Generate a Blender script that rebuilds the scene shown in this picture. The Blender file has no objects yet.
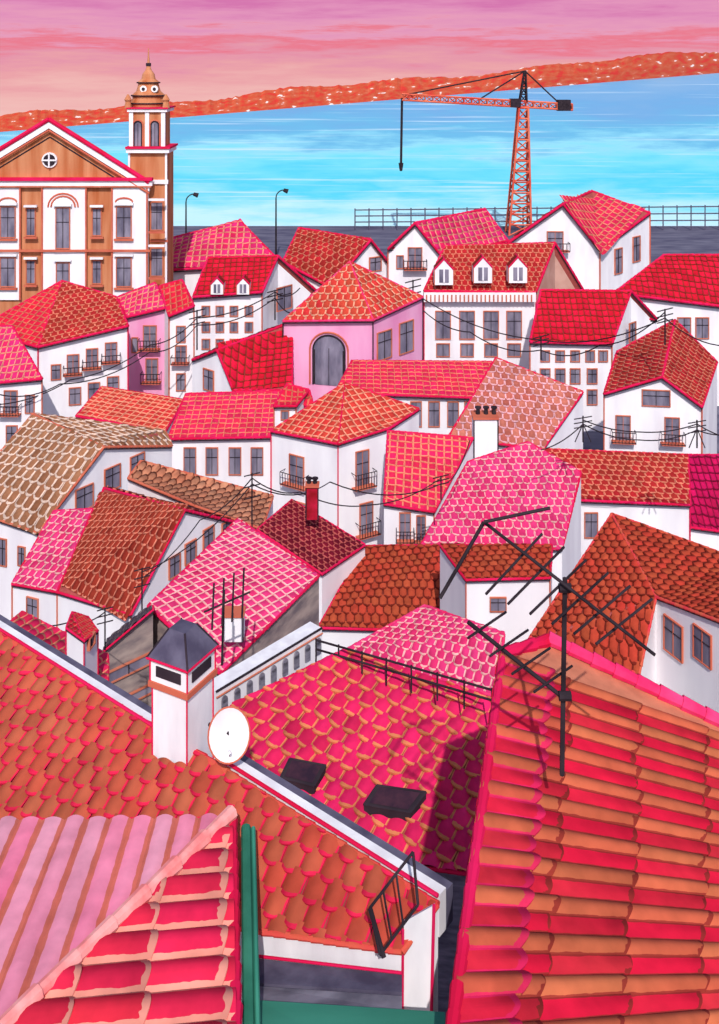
import bpy, bmesh, math, random
from mathutils import Vector
random.seed(7)
K=0.001; CX=359.5; HY=60.0; CAMZ=60.0
scene=bpy.context.scene
def P(px,py,d): return Vector(((px-CX)*K*d, d, CAMZ-(py-HY)*K*d))
def PL(px,py,pl):
    z0,a,b=pl; X=(px-CX)*K; V=(py-HY)*K
    return P(px,py,-z0/(V+a*X+b))
def lin(c):
    r=[]
    for v in c:
        v/=255.0
        r.append(v/12.92 if v<=0.04045 else ((v+0.055)/1.055)**2.4)
    return (r[0],r[1],r[2],1)
def ground_z(y):
    pts=[(-40,-12),(0,-14),(8,-16),(14,-19),(22,-24),(35,-30),(50,-34),(75,-38.5),(105,-41),(400,-41)]
    for (a,za),(b,zb) in zip(pts,pts[1:]):
        if y<=b: return CAMZ+za+(zb-za)*max(0,(y-a))/(b-a)
    return CAMZ-41
# ---------------- materials
def newmat(name):
    m=bpy.data.materials.new(name); m.use_nodes=True
    nt=m.node_tree; b=nt.nodes['Principled BSDF']
    b.inputs['Roughness'].default_value=0.85
    b.inputs['Specular IOR Level'].default_value=0.08
    return m,nt,b
_m={}
def paint(name,ca,cb=None,scale=0.8,stretch=(1,1,1),rough=0.85,bump=0.0,contrast=(0.35,0.65)):
    if name in _m: return _m[name]
    m,nt,b=newmat(name); cb=cb or tuple(c*0.9 for c in ca)
    tc=nt.nodes.new('ShaderNodeTexCoord'); mp=nt.nodes.new('ShaderNodeMapping')
    mp.inputs['Scale'].default_value=stretch
    no=nt.nodes.new('ShaderNodeTexNoise'); no.inputs['Scale'].default_value=scale; no.inputs['Detail'].default_value=5
    cr=nt.nodes.new('ShaderNodeValToRGB')
    cr.color_ramp.elements[0].position=contrast[0]; cr.color_ramp.elements[1].position=contrast[1]
    cr.color_ramp.elements[0].color=lin(ca); cr.color_ramp.elements[1].color=lin(cb)
    L=nt.links.new
    L(tc.outputs['Object'],mp.inputs['Vector']); L(mp.outputs[0],no.inputs['Vector'])
    L(no.outputs['Fac'],cr.inputs[0]); L(cr.outputs[0],b.inputs['Base Color'])
    b.inputs['Roughness'].default_value=rough
    if bump:
        bp=nt.nodes.new('ShaderNodeBump'); bp.inputs['Strength'].default_value=bump; bp.inputs['Distance'].default_value=0.05
        L(no.outputs['Fac'],bp.inputs['Height']); L(bp.outputs[0],b.inputs['Normal'])
    _m[name]=m; return m
white=paint('white_plaster',(246,241,242),(230,223,227),0.6,(1,1,0.25),bump=0.15)
whiten=paint('white_plaster_close',(242,238,240),(224,218,222),4,(1,1,0.3),bump=0.2)
pinkw=paint('pink_plaster',(236,170,202),(226,140,182),0.4,(1,1,0.2))
stone=paint('stone_wall',(176,156,146),(120,106,108),1.2,(1,1,3))
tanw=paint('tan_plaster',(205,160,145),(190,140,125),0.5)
brownw=paint('brown_stucco',(178,98,60),(208,142,104),0.7,(1,1,0.12))
grey=paint('grey_render',(98,94,106),(140,134,146),3,(1,1,4))
greyroof=paint('grey_slate',(104,98,118),(76,70,90),4)
glass=paint('window_glass',(142,134,150),(98,92,110),1.2,(1,1,0.3),rough=0.5)
dark=paint('black_iron',(38,30,36),(58,48,54),3)
frame=paint('window_frame',(186,100,76),(205,120,95),1)
tanl=paint('tan_trim',(206,112,86),(192,92,72),0.5)
crimson=paint('crimson_ridge_tile',(222,30,88),(206,20,62),0.6)
pinkt=paint('pink_ridge_tile',(230,70,124),(222,40,94),3)
orangt=paint('orange_ridge_tile',(206,96,70),(218,56,70),3)
green=paint('green_canopy',(70,150,125),(50,120,100),1.5,(0.3,1,1))
greend=paint('green_pipe',(35,95,75),(60,130,105),2)
craneo=paint('crane_orange',(224,120,92),(205,75,60),0.3)
wood=paint('door_dark',(60,48,56),(44,36,44),2)
styles={
 'red':((226,26,60),(206,22,42),(140,50,38)),
 'redp':((226,34,68),(218,30,50),(214,120,92)),
 'rbr':((212,52,52),(196,70,52),(240,160,130)),
 'pink':((226,46,118),(226,36,84),(238,160,130)),
 'pink2':((226,60,122),(216,44,98),(248,186,180)),
 'orange':((208,76,56),(216,44,54),(244,180,146)),
 'orange2':((180,78,50),(192,56,46),(112,36,28)),
 'brown':((146,94,66),(172,120,88),(238,208,190)),
 'tan':((216,146,112),(194,116,86),(120,60,44)),
 'dred':((186,36,44),(156,50,38),(232,140,112)),
 'drb':((158,58,42),(142,42,32),(228,136,110)),
 'maroon':((120,20,40),(84,14,30),(196,96,90)),
 'pinkbrown':((198,116,98),(182,90,78),(248,190,200)),
 'magenta':((205,20,90),(180,18,66),(120,16,50)),
 'stone':((160,140,132),(130,118,118),(100,90,96)),
 'ltpink':((250,176,194),(244,120,154),(214,110,84)),
 'crim':((228,38,92),(220,44,70),(236,150,114)),
 'court':((230,38,100),(214,36,82),(222,136,88)),
 'corner':((230,36,82),(224,46,64),(240,160,140)),
 'stripe':((198,108,72),(228,28,62),(150,50,44)),
 'caps':((206,104,72),(224,36,64),(232,40,96)),
 'coral':((192,76,58),(182,98,70),(230,30,80)),
}
_r={}
def roofmat(st,lu=0.40,lv=0.14):
    key=(st,lu,lv)
    if key in _r: return _r[key]
    A,B,Lc=styles[st]
    m,nt,b=newmat('roof_tiles_'+st); L=nt.links.new; N=nt.nodes.new
    uv=N('ShaderNodeUVMap'); uv.uv_map='t'; sp=N('ShaderNodeSeparateXYZ'); L(uv.outputs[0],sp.inputs[0])
    uv2=N('ShaderNodeUVMap'); uv2.uv_map='r'; sp2=N('ShaderNodeSeparateXYZ'); L(uv2.outputs[0],sp2.inputs[0])
    tc=N('ShaderNodeTexCoord'); no=N('ShaderNodeTexNoise'); no.inputs['Scale'].default_value=0.35; no.inputs['Detail'].default_value=6; L(tc.outputs['Object'],no.inputs['Vector'])
    def M(op,a,bv):
        n=N('ShaderNodeMath'); n.operation=op
        for i,x in enumerate((a,bv)):
            if x is None: continue
            if isinstance(x,(int,float)): n.inputs[i].default_value=x
            else: L(x,n.inputs[i])
        return n.outputs[0]
    par=st in('stripe','caps')
    f=M('ADD',M('MULTIPLY',sp2.outputs[0],1.0 if par else 0.75),M('MULTIPLY',M('SUBTRACT',no.outputs['Fac'],0.5),.5 if par else 1.6))
    mx=N('ShaderNodeMix'); mx.data_type='RGBA'; mx.clamp_factor=True
    L(f,mx.inputs[0]); mx.inputs[6].default_value=lin(A); mx.inputs[7].default_value=lin(B)
    n3=N('ShaderNodeTexNoise'); n3.inputs['Scale'].default_value=9; n3.inputs['Detail'].default_value=2; L(tc.outputs['Object'],n3.inputs['Vector'])
    wob=M('MULTIPLY',M('SUBTRACT',n3.outputs['Fac'],.5),.22)
    du=M('GREATER_THAN',M('ADD',M('ABSOLUTE',M('SUBTRACT',sp.outputs[0],0.5),None),M('MULTIPLY',wob,.5)),lu)
    dv=M('LESS_THAN',M('ADD',sp.outputs[1],wob),lv)
    mk=M('MULTIPLY',M('MAXIMUM',du,dv) if lv>0 else du,0.9)
    m2=N('ShaderNodeMix'); m2.data_type='RGBA'; L(mk,m2.inputs[0]); L(mx.outputs[2],m2.inputs[6]); m2.inputs[7].default_value=lin(Lc)
    n2=N('ShaderNodeTexNoise'); n2.inputs['Scale'].default_value=5; n2.inputs['Detail'].default_value=6; L(tc.outputs['Object'],n2.inputs['Vector'])
    hv=N('ShaderNodeHueSaturation'); L(m2.outputs[2],hv.inputs['Color'])
    L(M('ADD',M('MULTIPLY',sp2.outputs[1],0.28),M('ADD',M('MULTIPLY',n2.outputs['Fac'],0.6),0.42)),hv.inputs['Value'])
    L(hv.outputs[0],b.inputs['Base Color']); _r[key]=m; return m
# ---------------- mesh collecting
class MB:
    def __init__(s): s.v=[];s.f=[];s.mi=[];s.m=[]
    def mat(s,m):
        if m not in s.m: s.m.append(m)
        return s.m.index(m)
    def poly(s,pts,m):
        o=len(s.v); s.v+= [tuple(p) for p in pts]; s.f.append(tuple(range(o,o+len(pts)))); s.mi.append(s.mat(m))
    def box(s,c,e,u,n,w,h,t,m):
        q=[]
        for k in (0,t):
            for a,b in ((-1,-1),(1,-1),(1,1),(-1,1)):
                q.append(c+e*(a*w/2)+u*(b*h/2)+n*k)
        s.hexa(q,m)
    def hexa(s,q,m):
        o=len(s.v); s.v+=[tuple(p) for p in q]; i=s.mat(m)
        for f in ((3,2,1,0),(4,5,6,7),(0,1,5,4),(1,2,6,5),(2,3,7,6),(3,0,4,7)):
            s.f.append(tuple(o+k for k in f)); s.mi.append(i)
    def tube(s,p,q,r0,r1=None,n=6,m=None):
        r1=r0 if r1 is None else r1
        d=(q-p)
        if d.length<1e-6: return
        d.normalize(); a=d.cross(Vector((0,0,1)))
        if a.length<0.1: a=d.cross(Vector((1,0,0)))
        a.normalize(); b=d.cross(a); o=len(s.v); i=s.mat(m)
        for c,r in ((p,r0),(q,r1)):
            for k in range(n):
                t=2*math.pi*k/n; s.v.append(tuple(c+a*(r*math.cos(t))+b*(r*math.sin(t))))
        for k in range(n):
            s.f.append((o+k,o+(k+1)%n,o+n+(k+1)%n,o+n+k)); s.mi.append(i)
        s.f.append(tuple(o+k for k in reversed(range(n)))); s.mi.append(i)
        s.f.append(tuple(o+n+k for k in range(n))); s.mi.append(i)
    def roll(s,p,q,r,seg,m):
        L=(q-p).length; n=max(1,int(L/seg))
        for i in range(n):
            a=p.lerp(q,i/n); b=p.lerp(q,(i+1.12)/n if i<n-1 else 1)
            s.tube(a,b,r*1.15*random.uniform(.9,1.1),r*0.85,8,m)
    def lathe(s,c,prof,m,n=16):
        o=len(s.v); i=s.mat(m)
        for r,z in prof:
            for k in range(n):
                t=2*math.pi*k/n; s.v.append((c.x+r*math.cos(t),c.y+r*math.sin(t),z))
        for j in range(len(prof)-1):
            for k in range(n):
                s.f.append((o+j*n+k,o+j*n+(k+1)%n,o+(j+1)*n+(k+1)%n,o+(j+1)*n+k)); s.mi.append(i)
    def make(s,name,parent=None):
        me=bpy.data.meshes.new(name); me.from_pydata(s.v,[],s.f)
        for m in s.m: me.materials.append(m)
        me.polygons.foreach_set('material_index',s.mi); me.update()
        ob=bpy.data.objects.new(name,me); scene.collection.objects.link(ob)
        if parent: ob.parent=parent
        return ob
def empty(name):
    e=bpy.data.objects.new(name,None); scene.collection.objects.link(e); return e
UP=Vector((0,0,1))
def newell(pts):
    n=Vector((0,0,0)); o=pts[0]
    for i in range(len(pts)):
        n+=(pts[i]-o).cross(pts[(i+1)%len(pts)]-o)
    n.normalize(); return n if n.z>=0 else -n
def tile_mesh(name,parent,S,n,iu,iv,mat,hf,sf,scal,stag,tw,tl,ns=6,clip=None,zfix=None,parity=False):
    bm=bmesh.new(); l1=bm.loops.layers.uv.new('t'); l2=bm.loops.layers.uv.new('r')
    rnd=random.random
    for j in range(iv[0],iv[1]):
        for i in range(iu[0],iu[1]):
            off=0.5 if (stag and j%2) else 0
            js=1 if (stag or scal>.15) else 0
            jt=(rnd()-.5)*0.20*js; ja=(rnd()-.5)*.14; hj=random.uniform(.75,1.2)
            ju=(rnd()-.5)*.14*js
            sgn=1.0
            if parity and i%2: sgn=-0.12
            top=[];bot=[];lip=[]
            for s in range(ns+1):
                fu=s/ns; a=math.sin(math.pi*fu)
                top.append(bm.verts.new(S(i+fu+off,j+1.08)+n*(hf*tw*a*hj*sgn)))
                vv=j-scal*a+ja+jt*(fu-.5)*2
                bot.append(bm.verts.new(S(i+fu+off+ju,vv)+n*(hf*tw*a*hj*sgn+sf*tl)))
                lip.append(bm.verts.new(S(i+fu+off+ju,vv)+n*(hf*tw*a*sgn*hj-0.02*tl)))
            r1=rnd(); r2=rnd()
            if parity: r1=(0.0+.25*rnd()) if i%2==0 else (1.1-.25*rnd())
            for s in range(ns):
                f=bm.faces.new((bot[s],bot[s+1],top[s+1],top[s])); f.smooth=True
                for lp,(x,y) in zip(f.loops,((s/ns,0),((s+1)/ns,0),((s+1)/ns,1),(s/ns,1))):
                    lp[l1].uv=(x,y); lp[l2].uv=(r1,r2)
                f=bm.faces.new((lip[s],lip[s+1],bot[s+1],bot[s]))
                for lp in f.loops: lp[l1].uv=(.5,0); lp[l2].uv=(r1,r2)
    if clip:
        for co,no in clip:
            bmesh.ops.bisect_plane(bm,geom=bm.verts[:]+bm.edges[:]+bm.faces[:],plane_co=co,plane_no=no,clear_outer=True)
    if zfix:
        for v in bm.verts: v.co.z+=zfix(v.co)
    me=bpy.data.meshes.new(name); bm.to_mesh(me); bm.free(); me.materials.append(mat)
    ob=bpy.data.objects.new(name,me); scene.collection.objects.link(ob); ob.parent=parent; return ob
STAG={'brown','orange2','drb','maroon','pinkbrown','tan','coral','court','pink2','dred','orange'}
def clips(pts,n,c):
    clip=[]
    for i in range(len(pts)):
        a=pts[i];b=pts[(i+1)%len(pts)]; no=(b-a).cross(n)
        if no.length<1e-6: continue
        no.normalize()
        if no.dot(c-a)>0: no=-no
        clip.append((a,no))
    return clip
def tile_face(parent,pts,style,tw,tl,scal=None,stag=None,hf=0.15,sf=0.10,udir=None,lu=0.40,lv=0.14):
    if stag is None: stag=1 if style in STAG else 0
    if scal is None: scal=.24 if stag else .16
    n=newell(pts); c=sum(pts,Vector((0,0,0)))/len(pts)
    u=(udir if udir else pts[1]-pts[0]); u=u-n*u.dot(n); u.normalize(); v=n.cross(u)
    if v.z<0: v=-v
    us=[(p-c).dot(u)/tw for p in pts]; vs=[(p-c).dot(v)/tl for p in pts]
    iu=(math.floor(min(us))-1,math.ceil(max(us))+1); iv=(math.floor(min(vs))-1,math.ceil(max(vs))+2)
    S=lambda a,b: c+u*(a*tw)+v*(b*tl)
    clip=clips(pts,n,c)
    tris=[(pts[0],pts[i],pts[i+1]) for i in range(1,len(pts)-1)]
    def zfix(co):
        zp=c.z-(n.x*(co.x-c.x)+n.y*(co.y-c.y))/max(n.z,.05)
        best=None;bd=-1e9
        for A,B,C in tris:
            den=(B.y-C.y)*(A.x-C.x)+(C.x-B.x)*(A.y-C.y)
            if abs(den)<1e-9: continue
            w1=((B.y-C.y)*(co.x-C.x)+(C.x-B.x)*(co.y-C.y))/den
            w2=((C.y-A.y)*(co.x-C.x)+(A.x-C.x)*(co.y-C.y))/den
            w3=1-w1-w2; mm=min(w1,w2,w3)
            if mm>bd: bd=mm;best=w1*A.z+w2*B.z+w3*C.z
        return 0 if best is None else best-zp
    return tile_mesh('roof_tiles',parent,S,n,iu,iv,roofmat(style,lu,lv),hf,sf,scal,stag,tw,tl,6,clip,zfix if len(pts)>3 else None)

def dep_on(a,b,px):
    m=(px-CX)*K; dx=b.x-a.x; dy=b.y-a.y
    u=(m*a.y-a.x)/(dx-m*dy); return a.y+u*dy
def window(mb,a,b,cx,cy,w,h,kind='w'):
    e=Vector((b.x-a.x,b.y-a.y,0)); 
    if e.x<0: e=-e
    e.normalize(); n=e.cross(UP)
    if n.y>0: n=-n
    d=dep_on(a,b,cx); c=P(cx,cy,d)
    dd=d*K; W=w*dd/max(abs(e.x),.55)*1.0; Hh=h*dd; f=max(0.9*dd,.03)
    g=glass if kind!='d' else wood
    if kind=='a':
        mb.box(c-UP*Hh*.12,e,UP,n,W,Hh*.76,.04,dark)
        r=W/2; pts=[]
        for k in range(13):
            t=math.pi*k/12; pts.append(c+UP*(Hh*.26)+e*(r*math.cos(t))+UP*(r*math.sin(t)*.9)+n*.05)
        mb.poly(pts,glass)
        mb.box(c-UP*Hh*.12,e,UP,n,W*.86,Hh*.76,.08,glass)
        for rr,m_ in ((1.0,wood),(1.2,tanl)):
            for k in range(12):
                c0=c+UP*(Hh*.26)+n*.05
                mb.tube(c0+(pts[k]-c0)*rr,c0+(pts[k+1]-c0)*rr,f*1.1,f*1.1,6,m_)
            for sx in(-1,1): mb.tube(c+e*sx*r*rr+UP*Hh*.26+n*.05,c+e*sx*r*rr-UP*Hh*.5+n*.05,f*1.1,f*1.1,6,m_)
        mb.box(c-UP*Hh*.1,e,UP,n,f*.6,Hh*.8,.1,wood)
        return
    mb.box(c,e,UP,n,W,Hh,.03*dd*8+.02,g)
    fr=frame if kind!='y' else tanl
    t=.12*dd*8+.04
    for s in (-1,1):
        mb.box(c+e*(s*(W+f)/2),e,UP,n,f,Hh+2*f,t,fr)
        mb.box(c+UP*(s*(Hh+f)/2),e,UP,n,W,f,t,fr)
    if min(w,h)>=6:
        mb.box(c,e,UP,n,f*.55,Hh,t*.8,fr if kind!='w' else dark)
        if h>12: mb.box(c+UP*Hh*.15,e,UP,n,W,f*.5,t*.78,dark)
    if kind=='b':
        bw=W*1.75; pr=9*dd; z0=c-UP*(Hh*.52); bh=Hh*.45
        mb.box(z0,e,UP,n,bw,f*1.2,pr,tanl)
        o=z0+n*pr
        for s in (-1,1):
            mb.tube(z0+e*(s*bw/2)+UP*bh,o+e*(s*bw/2)+UP*bh,f*.4,None,5,dark)
        mb.tube(o-e*bw/2+UP*bh,o+e*bw/2+UP*bh,f*.5,None,5,dark)
        mb.tube(o-e*bw/2+UP*f,o+e*bw/2+UP*f,f*.5,None,5,dark)
        nb=max(5,int(bw/(3.0*dd)))
        for k in range(nb+1):
            x=o+e*(bw*(k/nb-.5)); mb.tube(x,x+UP*bh,f*.35,None,4,dark)
def resolve(V,d):
    R={}
    for k,t in V.items():
        if isinstance(t,Vector): R[k]=t
        elif len(t)==2: R[k]=P(t[0],t[1],d)
        elif isinstance(t[2],(int,float)): R[k]=P(t[0],t[1],d+t[2])
        elif isinstance(t[2],tuple): R[k]=PL(t[0],t[1],t[2])
    for k,t in V.items():
        if k not in R:
            a,b=R[t[2][0]],R[t[2][1]]; R[k]=P(t[0],t[1],dep_on(a,b,t[0]))
    return R
_cnt=[0]
def house(name,d,V,faces,style='red',win=(),wall=None,wallc={},corners='',back=(),tp=(6,8),edge=None,r=1.3,trim=None,ink=True,**kw):
    _cnt[0]+=1
    wall=wall or white; edge=edge or crimson; trim=trim or (crimson if _cnt[0]%2 else tanl)
    par=empty(name); R=resolve(V,d)
    allf=[]
    for fc in faces:
        st=style; s=fc
        if isinstance(fc,tuple): s,st=fc
        pts=[R[c] for c in s]; allf.append(pts)
        ey=sum(p.y for p in pts)/len(pts)
        tile_face(par,pts,st,tp[0]*K*ey,tp[1]*K*ey,**kw)
    for (c,e,dd) in back:
        q=[R[e],R[e]+(R[dd]-R[c]),R[dd],R[c]]; allf.append(q)
        ey=q[0].y; tile_face(par,q,style if isinstance(style,str) else 'red',tp[0]*K*ey*1.5,tp[1]*K*ey*1.5)
    w=MB(); rf=MB()
    key=lambda p:(round(p.x,3),round(p.y,3),round(p.z,3))
    cnt={}
    for pts in allf:
        for i in range(len(pts)):
            a,b=pts[i],pts[(i+1)%len(pts)]; k=frozenset((key(a),key(b))); cnt.setdefault(k,[]).append((a,b))
        low=[p-UP*.03 for p in pts]
        for i in range(1,len(low)-1): rf.poly((low[0],low[i],low[i+1]),roofmat('maroon'))
    names={key(p):c for c,p in R.items()}
    for k,l in cnt.items():
        a,b=l[0]; rr=r*K*(a.y+b.y)/2
        rf.roll(a,b,rr,rr*4.5,edge)
        if len(l)==1 and (a-b).length>1e-4:
            def back_(p):
                s=1.004; return Vector((p.x*s,p.y*s,CAMZ+(p.z-CAMZ)*s))
            A,B=back_(a),back_(b); gz=min(ground_z(A.y),ground_z(B.y))-1
            gz=min(gz,min(A.z,B.z)-2)
            ek=names.get(key(a),'?')+names.get(key(b),'?')
            m=wallc.get(ek,wallc.get(ek[::-1],wall))
            w.poly((A,B,Vector((B.x,B.y,gz)),Vector((A.x,A.y,gz))),m)
            if ink:
                q=.65*K*a.y; o_=Vector((0,0,-2.1*K*a.y)); rf.tube(a+o_,b+o_,q,q,5,wood)
    for c in corners:
        p=R[c]; s=1.003; q=Vector((p.x*s,p.y*s,CAMZ+(p.z-CAMZ)*s)); rr=.75*K*p.y
        w.tube(q,Vector((q.x,q.y,min(ground_z(q.y),q.z-2))),rr,rr,6,trim)
    w.make('walls',par); rf.make('roof_ridge_and_verge_tiles',par)
    if win:
        wm=MB()
        for item in win:
            ab=item[0]; s=1.004
            A=R[ab[0]]*1; B=R[ab[1]]*1
            A=Vector((A.x*s,A.y*s,0)); B=Vector((B.x*s,B.y*s,0))
            for q in item[1]:
                cx,cy,ww,hh=q[:4]; window(wm,A,B,cx,cy,ww,hh,q[4] if len(q)>4 else 'w')
        wm.make('windows',par)
    return par,R
def grid(xs,ys,w,h,k='w'): return [(x,y,w,h,k) for x in xs for y in ys]
X=Vector((1,0,0)); NY=Vector((0,-1,0))
def prect(mb,x0,y0,x1,y1,d,t,m):
    """box whose front face sits at depth d, t metres thick going back"""
    a=P(x0,y1,d); b=P(x1,y0,d)
    c=Vector(((a.x+b.x)/2,d+t,(a.z+b.z)/2)); mb.box(c,X,UP,NY,b.x-a.x,b.z-a.z,t,m)
def dormer(par,px,py,w,h,d,style='red'):
    mb=MB(); dp=4*K*d*6
    s=K*d; c=P(px,py,d)
    W=w*s;H=h*s
    f=[c+X*(-W/2)-UP*H*.5,c+X*(W/2)-UP*H*.5,c+X*(W/2)+UP*H*.1,c+UP*H*.5,c-X*(W/2)+UP*H*.1]
    mb.poly(f,white); b=[p+Vector((0,dp*.6,0)) for p in f]
    for i in (0,1,4): mb.poly((f[i],f[(i+1)%5],b[(i+1)%5],b[i]),white)
    for i in (2,3): 
        mb.poly((f[i]+UP*.05,f[i+1]+UP*.05,b[i+1]+UP*.05,b[i]+UP*.05),roofmat(style))
        mb.tube(f[i],f[i+1],s*.9,None,6,crimson)
    mb.tube(f[3],b[3],s*.9,None,6,crimson)
    for i in (0,1): mb.tube(f[i],f[2 if i else 4],s*.5,None,6,tanl)
    mb.box(c-UP*H*.15,X,UP,NY,W*.5,H*.5,.08,glass); mb.box(c-UP*H*.15,X,UP,NY,W*.08,H*.5,.12,white)
    mb.make('dormer',par)
# =============== houses
H=house
H('row_house',146,dict(a=(168,270),b=(282,264),c=(240,221,7),d=(172,238,7)),['abcd'],'pink',tp=(7,7))
p,R=H('dormered_house',132,dict(a=(193,297),b=(262,292),c=(278,256,6),d=(208,258,6),e=(320,294,9)),['abcd'],'red',back=[('c','e','d')],
  win=[('ab',grid((206,220,234,249),(311,327,344),7,9)),('be',grid((284,),(298,),13,22))],corners='ab',tp=(6,6))
for x in (217,243): dormer(p,x,286,13,17,131.5)
H('gabled_house',141,dict(a=(283,262,4),b=(330,287),c=(371,240,'be'),d=(299,228,9),e=(404,282,7)),['abcd'],'dred',back=[('c','e','d')],
  win=[('be',[(375,264,11,13),(352,285,9,12)])],corners='b',tp=(7,6))
H('gabled_house',144,dict(a=(388,249),b=(440,254),c=(415,223,'ab'),f=(508,241,8),g=(485,209,9)),['bfgc'],'pink',back=[('c','a','g')],
  win=[('ab',[(415,258,13,20,'b'),(400,262,6,12)])],corners='ab',tp=(7,6))
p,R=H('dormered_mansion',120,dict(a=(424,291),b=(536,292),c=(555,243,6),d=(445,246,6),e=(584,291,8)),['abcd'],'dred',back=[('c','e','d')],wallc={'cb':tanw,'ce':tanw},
  win=[('ab',grid((443,467,491,514),(325,),14,27)+grid((443,467,491,514),(350,),12,12))],corners='ab',tp=(6,6))
for x,y in ((444,272),(483,270),(518,270)): dormer(p,x,y,19,26,119.3)
mb=MB(); prect(mb,424,293,536,302,119.6,.6,white)
for i in range(26): prect(mb,426+i*4.2,295,427.3+i*4.2,302,119.45,.1,frame)
mb.make('cornice',p)
H('gabled_house',150,dict(a=(508,243),b=(600,250),c=(563,204,'ab'),f=(650,213,10),g=(592,191,12)),['bfgc'],'crim',back=[('c','a','g')],
  win=[('ab',[(555,241,15,18,'b')]),('bf',[(618,261,9,24),(636,249,9,24)])],corners='abf',tp=(8,7))
H('red_roofed_house',118,dict(a=(614,293),b=(735,308),c=(735,255,6),d=(664,255,6)),['abcd'],'red',win=[('ab',grid((684,702),(328,),12,20))],tp=(6,7))
H('terraced_house',110,dict(a=(530,342),b=(612,344),c=(631,291,5),d=(541,290,5),e=(657,319,7)),['abcd'],'red',back=[('c','e','d')],
  win=[('ab',grid((545,560,575,590,603),(356,),8,10)+grid((545,560,575,592),(376,397),9,14)),('be',[(632,332,8,18)])],corners='ab',tp=(6,7))
p,R=H('arched_window_house',100,dict(a=(283,321,0),b=(373,320,-2),f=(423,297,4),g=(325,299,7),t=(350,262,3)),['abt','bft','fgt','gat'],'orange',wall=pinkw,
  win=[('ab',[(329,362,32,46,'a')]),('bf',[(384,345,14,27),(406,337,14,30)])],corners='abf',tp=(8,8),trim=wood,edge=pinkt)
H('gable_front_house',88,dict(a=(604,394,1),b=(702,407),c=(662,377,'ab'),d=(617,352,6),g=(675,320,8),f=(717,362,7)),['adgc','fbcg'],'dred',
  win=[('ab',[(656,398,26,15),(623,428,13,24,'b'),(672,430,13,24,'b')])],corners='ab',tp=(6,7))
H('corner_house',98,dict(a=(38,347),b=(128,326,2),c=(116,297,6),d=(62,281,8),h=(-25,330,3)),[('abcd','dred'),'had'],'redp',
  win=[('ab',[(56,372,8,14),(73,364,10,18,'b'),(92,358,10,18,'b'),(111,352,10,18,'b'),(75,396,10,16),(94,391,10,16),(113,385,10,16)])],corners='ab',tp=(7,6))
H('balcony_house',88,dict(a=(-15,384),b=(42,379),c=(12,326,5),d=(-15,327,5)),['abcd'],'pink',win=[('ab',[(11,402,12,22,'b'),(30,404,8,17),(12,436,10,20),(29,436,8,18)])],corners='b')
H('pink_townhouse',108,dict(a=(127,317),b=(169,307),c=(155,283,4),d=(118,297,4)),['abcd'],'pink',wall=pinkw,win=[('ab',[(150,337,12,22,'b'),(152,370,11,22,'b'),(135,345,5,14)])],corners='ab')
H('narrow_townhouse',106,dict(a=(169,316),b=(194,306),c=(182,280,4),d=(160,286,4)),['abcd'],'redp',win=[('ab',[(181,334,8,15),(181,354,10,16,'b'),(181,382,8,16)])],corners='ab')
H('gabled_house',95,dict(a=(233,390),b=(292,390),c=(292,322,7),d=(217,350,'ea'),e=(192,360,4)),['abcd'],'red',back=[('d','e','c')],win=[('ea',[(209,380,11,20)])],corners='a',tp=(7,8))
H('long_terrace',88,dict(a=(335,393),b=(482,398),c=(492,362,6),d=(352,361,6)),['abcd'],'crim',win=[('ab',grid((416,434,453,470),(414,),10,24))],corners='b',tp=(7,8),lu=.46,lv=.08)
H('patterned_roof_house',72,dict(a=(448,438),b=(543,449),c=(583,392,4),d=(496,358,6)),['abcd'],'pinkbrown',tp=(8,8))
H('balcony_townhouse',66,dict(a=(271,431,3),b=(338,444,0),f=(390,428,2),c=(419,409,5),d=(345,383,6)),['abd',('bfcd','rbr')],'rbr',
  win=[('ab',[(297,470,14,28,'b'),(301,512,10,18)]),('bf',[(362,468,12,34,'b'),(366,518,12,30,'b')])],corners='abf',tp=(8,8),trim=crimson)
H('terraced_house',76,dict(a=(168,439),b=(272,437),c=(282,391,5),d=(186,394,5)),['abcd'],'crim',win=[('ab',grid((190,212,235,257),(461,),11,26))],corners='ab',tp=(7,7),lu=.45,lv=.1)
H('tiled_cottage',70,dict(a=(274,406),b=(296,406),c=(309,390,2),d=(287,384,2),g=(314,408,1.5)),['abcd'],'redp',back=[('c','g','d')],win=[('ab',[(285,415,7,8)])],corners='ab')
H('red_roofed_house',84,dict(a=(76,416),b=(165,432,-2),c=(184,400,4),d=(102,387,6)),['abcd'],'rbr',tp=(7,8))
H('brown_roofed_house',60,dict(a=(-45,505,2),b=(38,533,0),x=(172,446,9),c=(104,447,'bx'),y=(165,431,10),d=(33,414,8)),['abcd','cxyd'],'brown',
  win=[('bx',[(84,498,12,22),(112,478,11,22),(137,465,10,20)]),('ab',[(3,552,8,26),(22,556,7,18)])],corners='b',tp=(9,12),edge=tanl,lu=.37)
H('brown_roofed_house',51,dict(e=(128,478,3),a=(195,506,0),b=(262,529,0),c=(273,496,3),d=(141,461,4)),['eabcd'],'tan',tp=(8,9),edge=tanl)
H('gabled_house',46,dict(a=(57,592,1),b=(131,615,-1),c=(185,510,'be'),d=(104,488,7),e=(268,530,7),p=(12,584,2),v=(93,509,5.6),q=(54,511,6)),[('abcd','drb'),('pavq','pink2')],
  'drb',win=[('be',[(174,566,8,20),(190,552,8,20),(208,538,8,20),(226,530,7,16)]),('pa',[(33,609,12,22)])],corners='bap',back=[('c','e','d')],tp=(8,9))
H('maroon_roofed_house',42,dict(a=(257,530),b=(322,574,-1),c=(365,545,2),d=(292,500,3)),['abcd'],'maroon',tp=(7,7))
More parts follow.
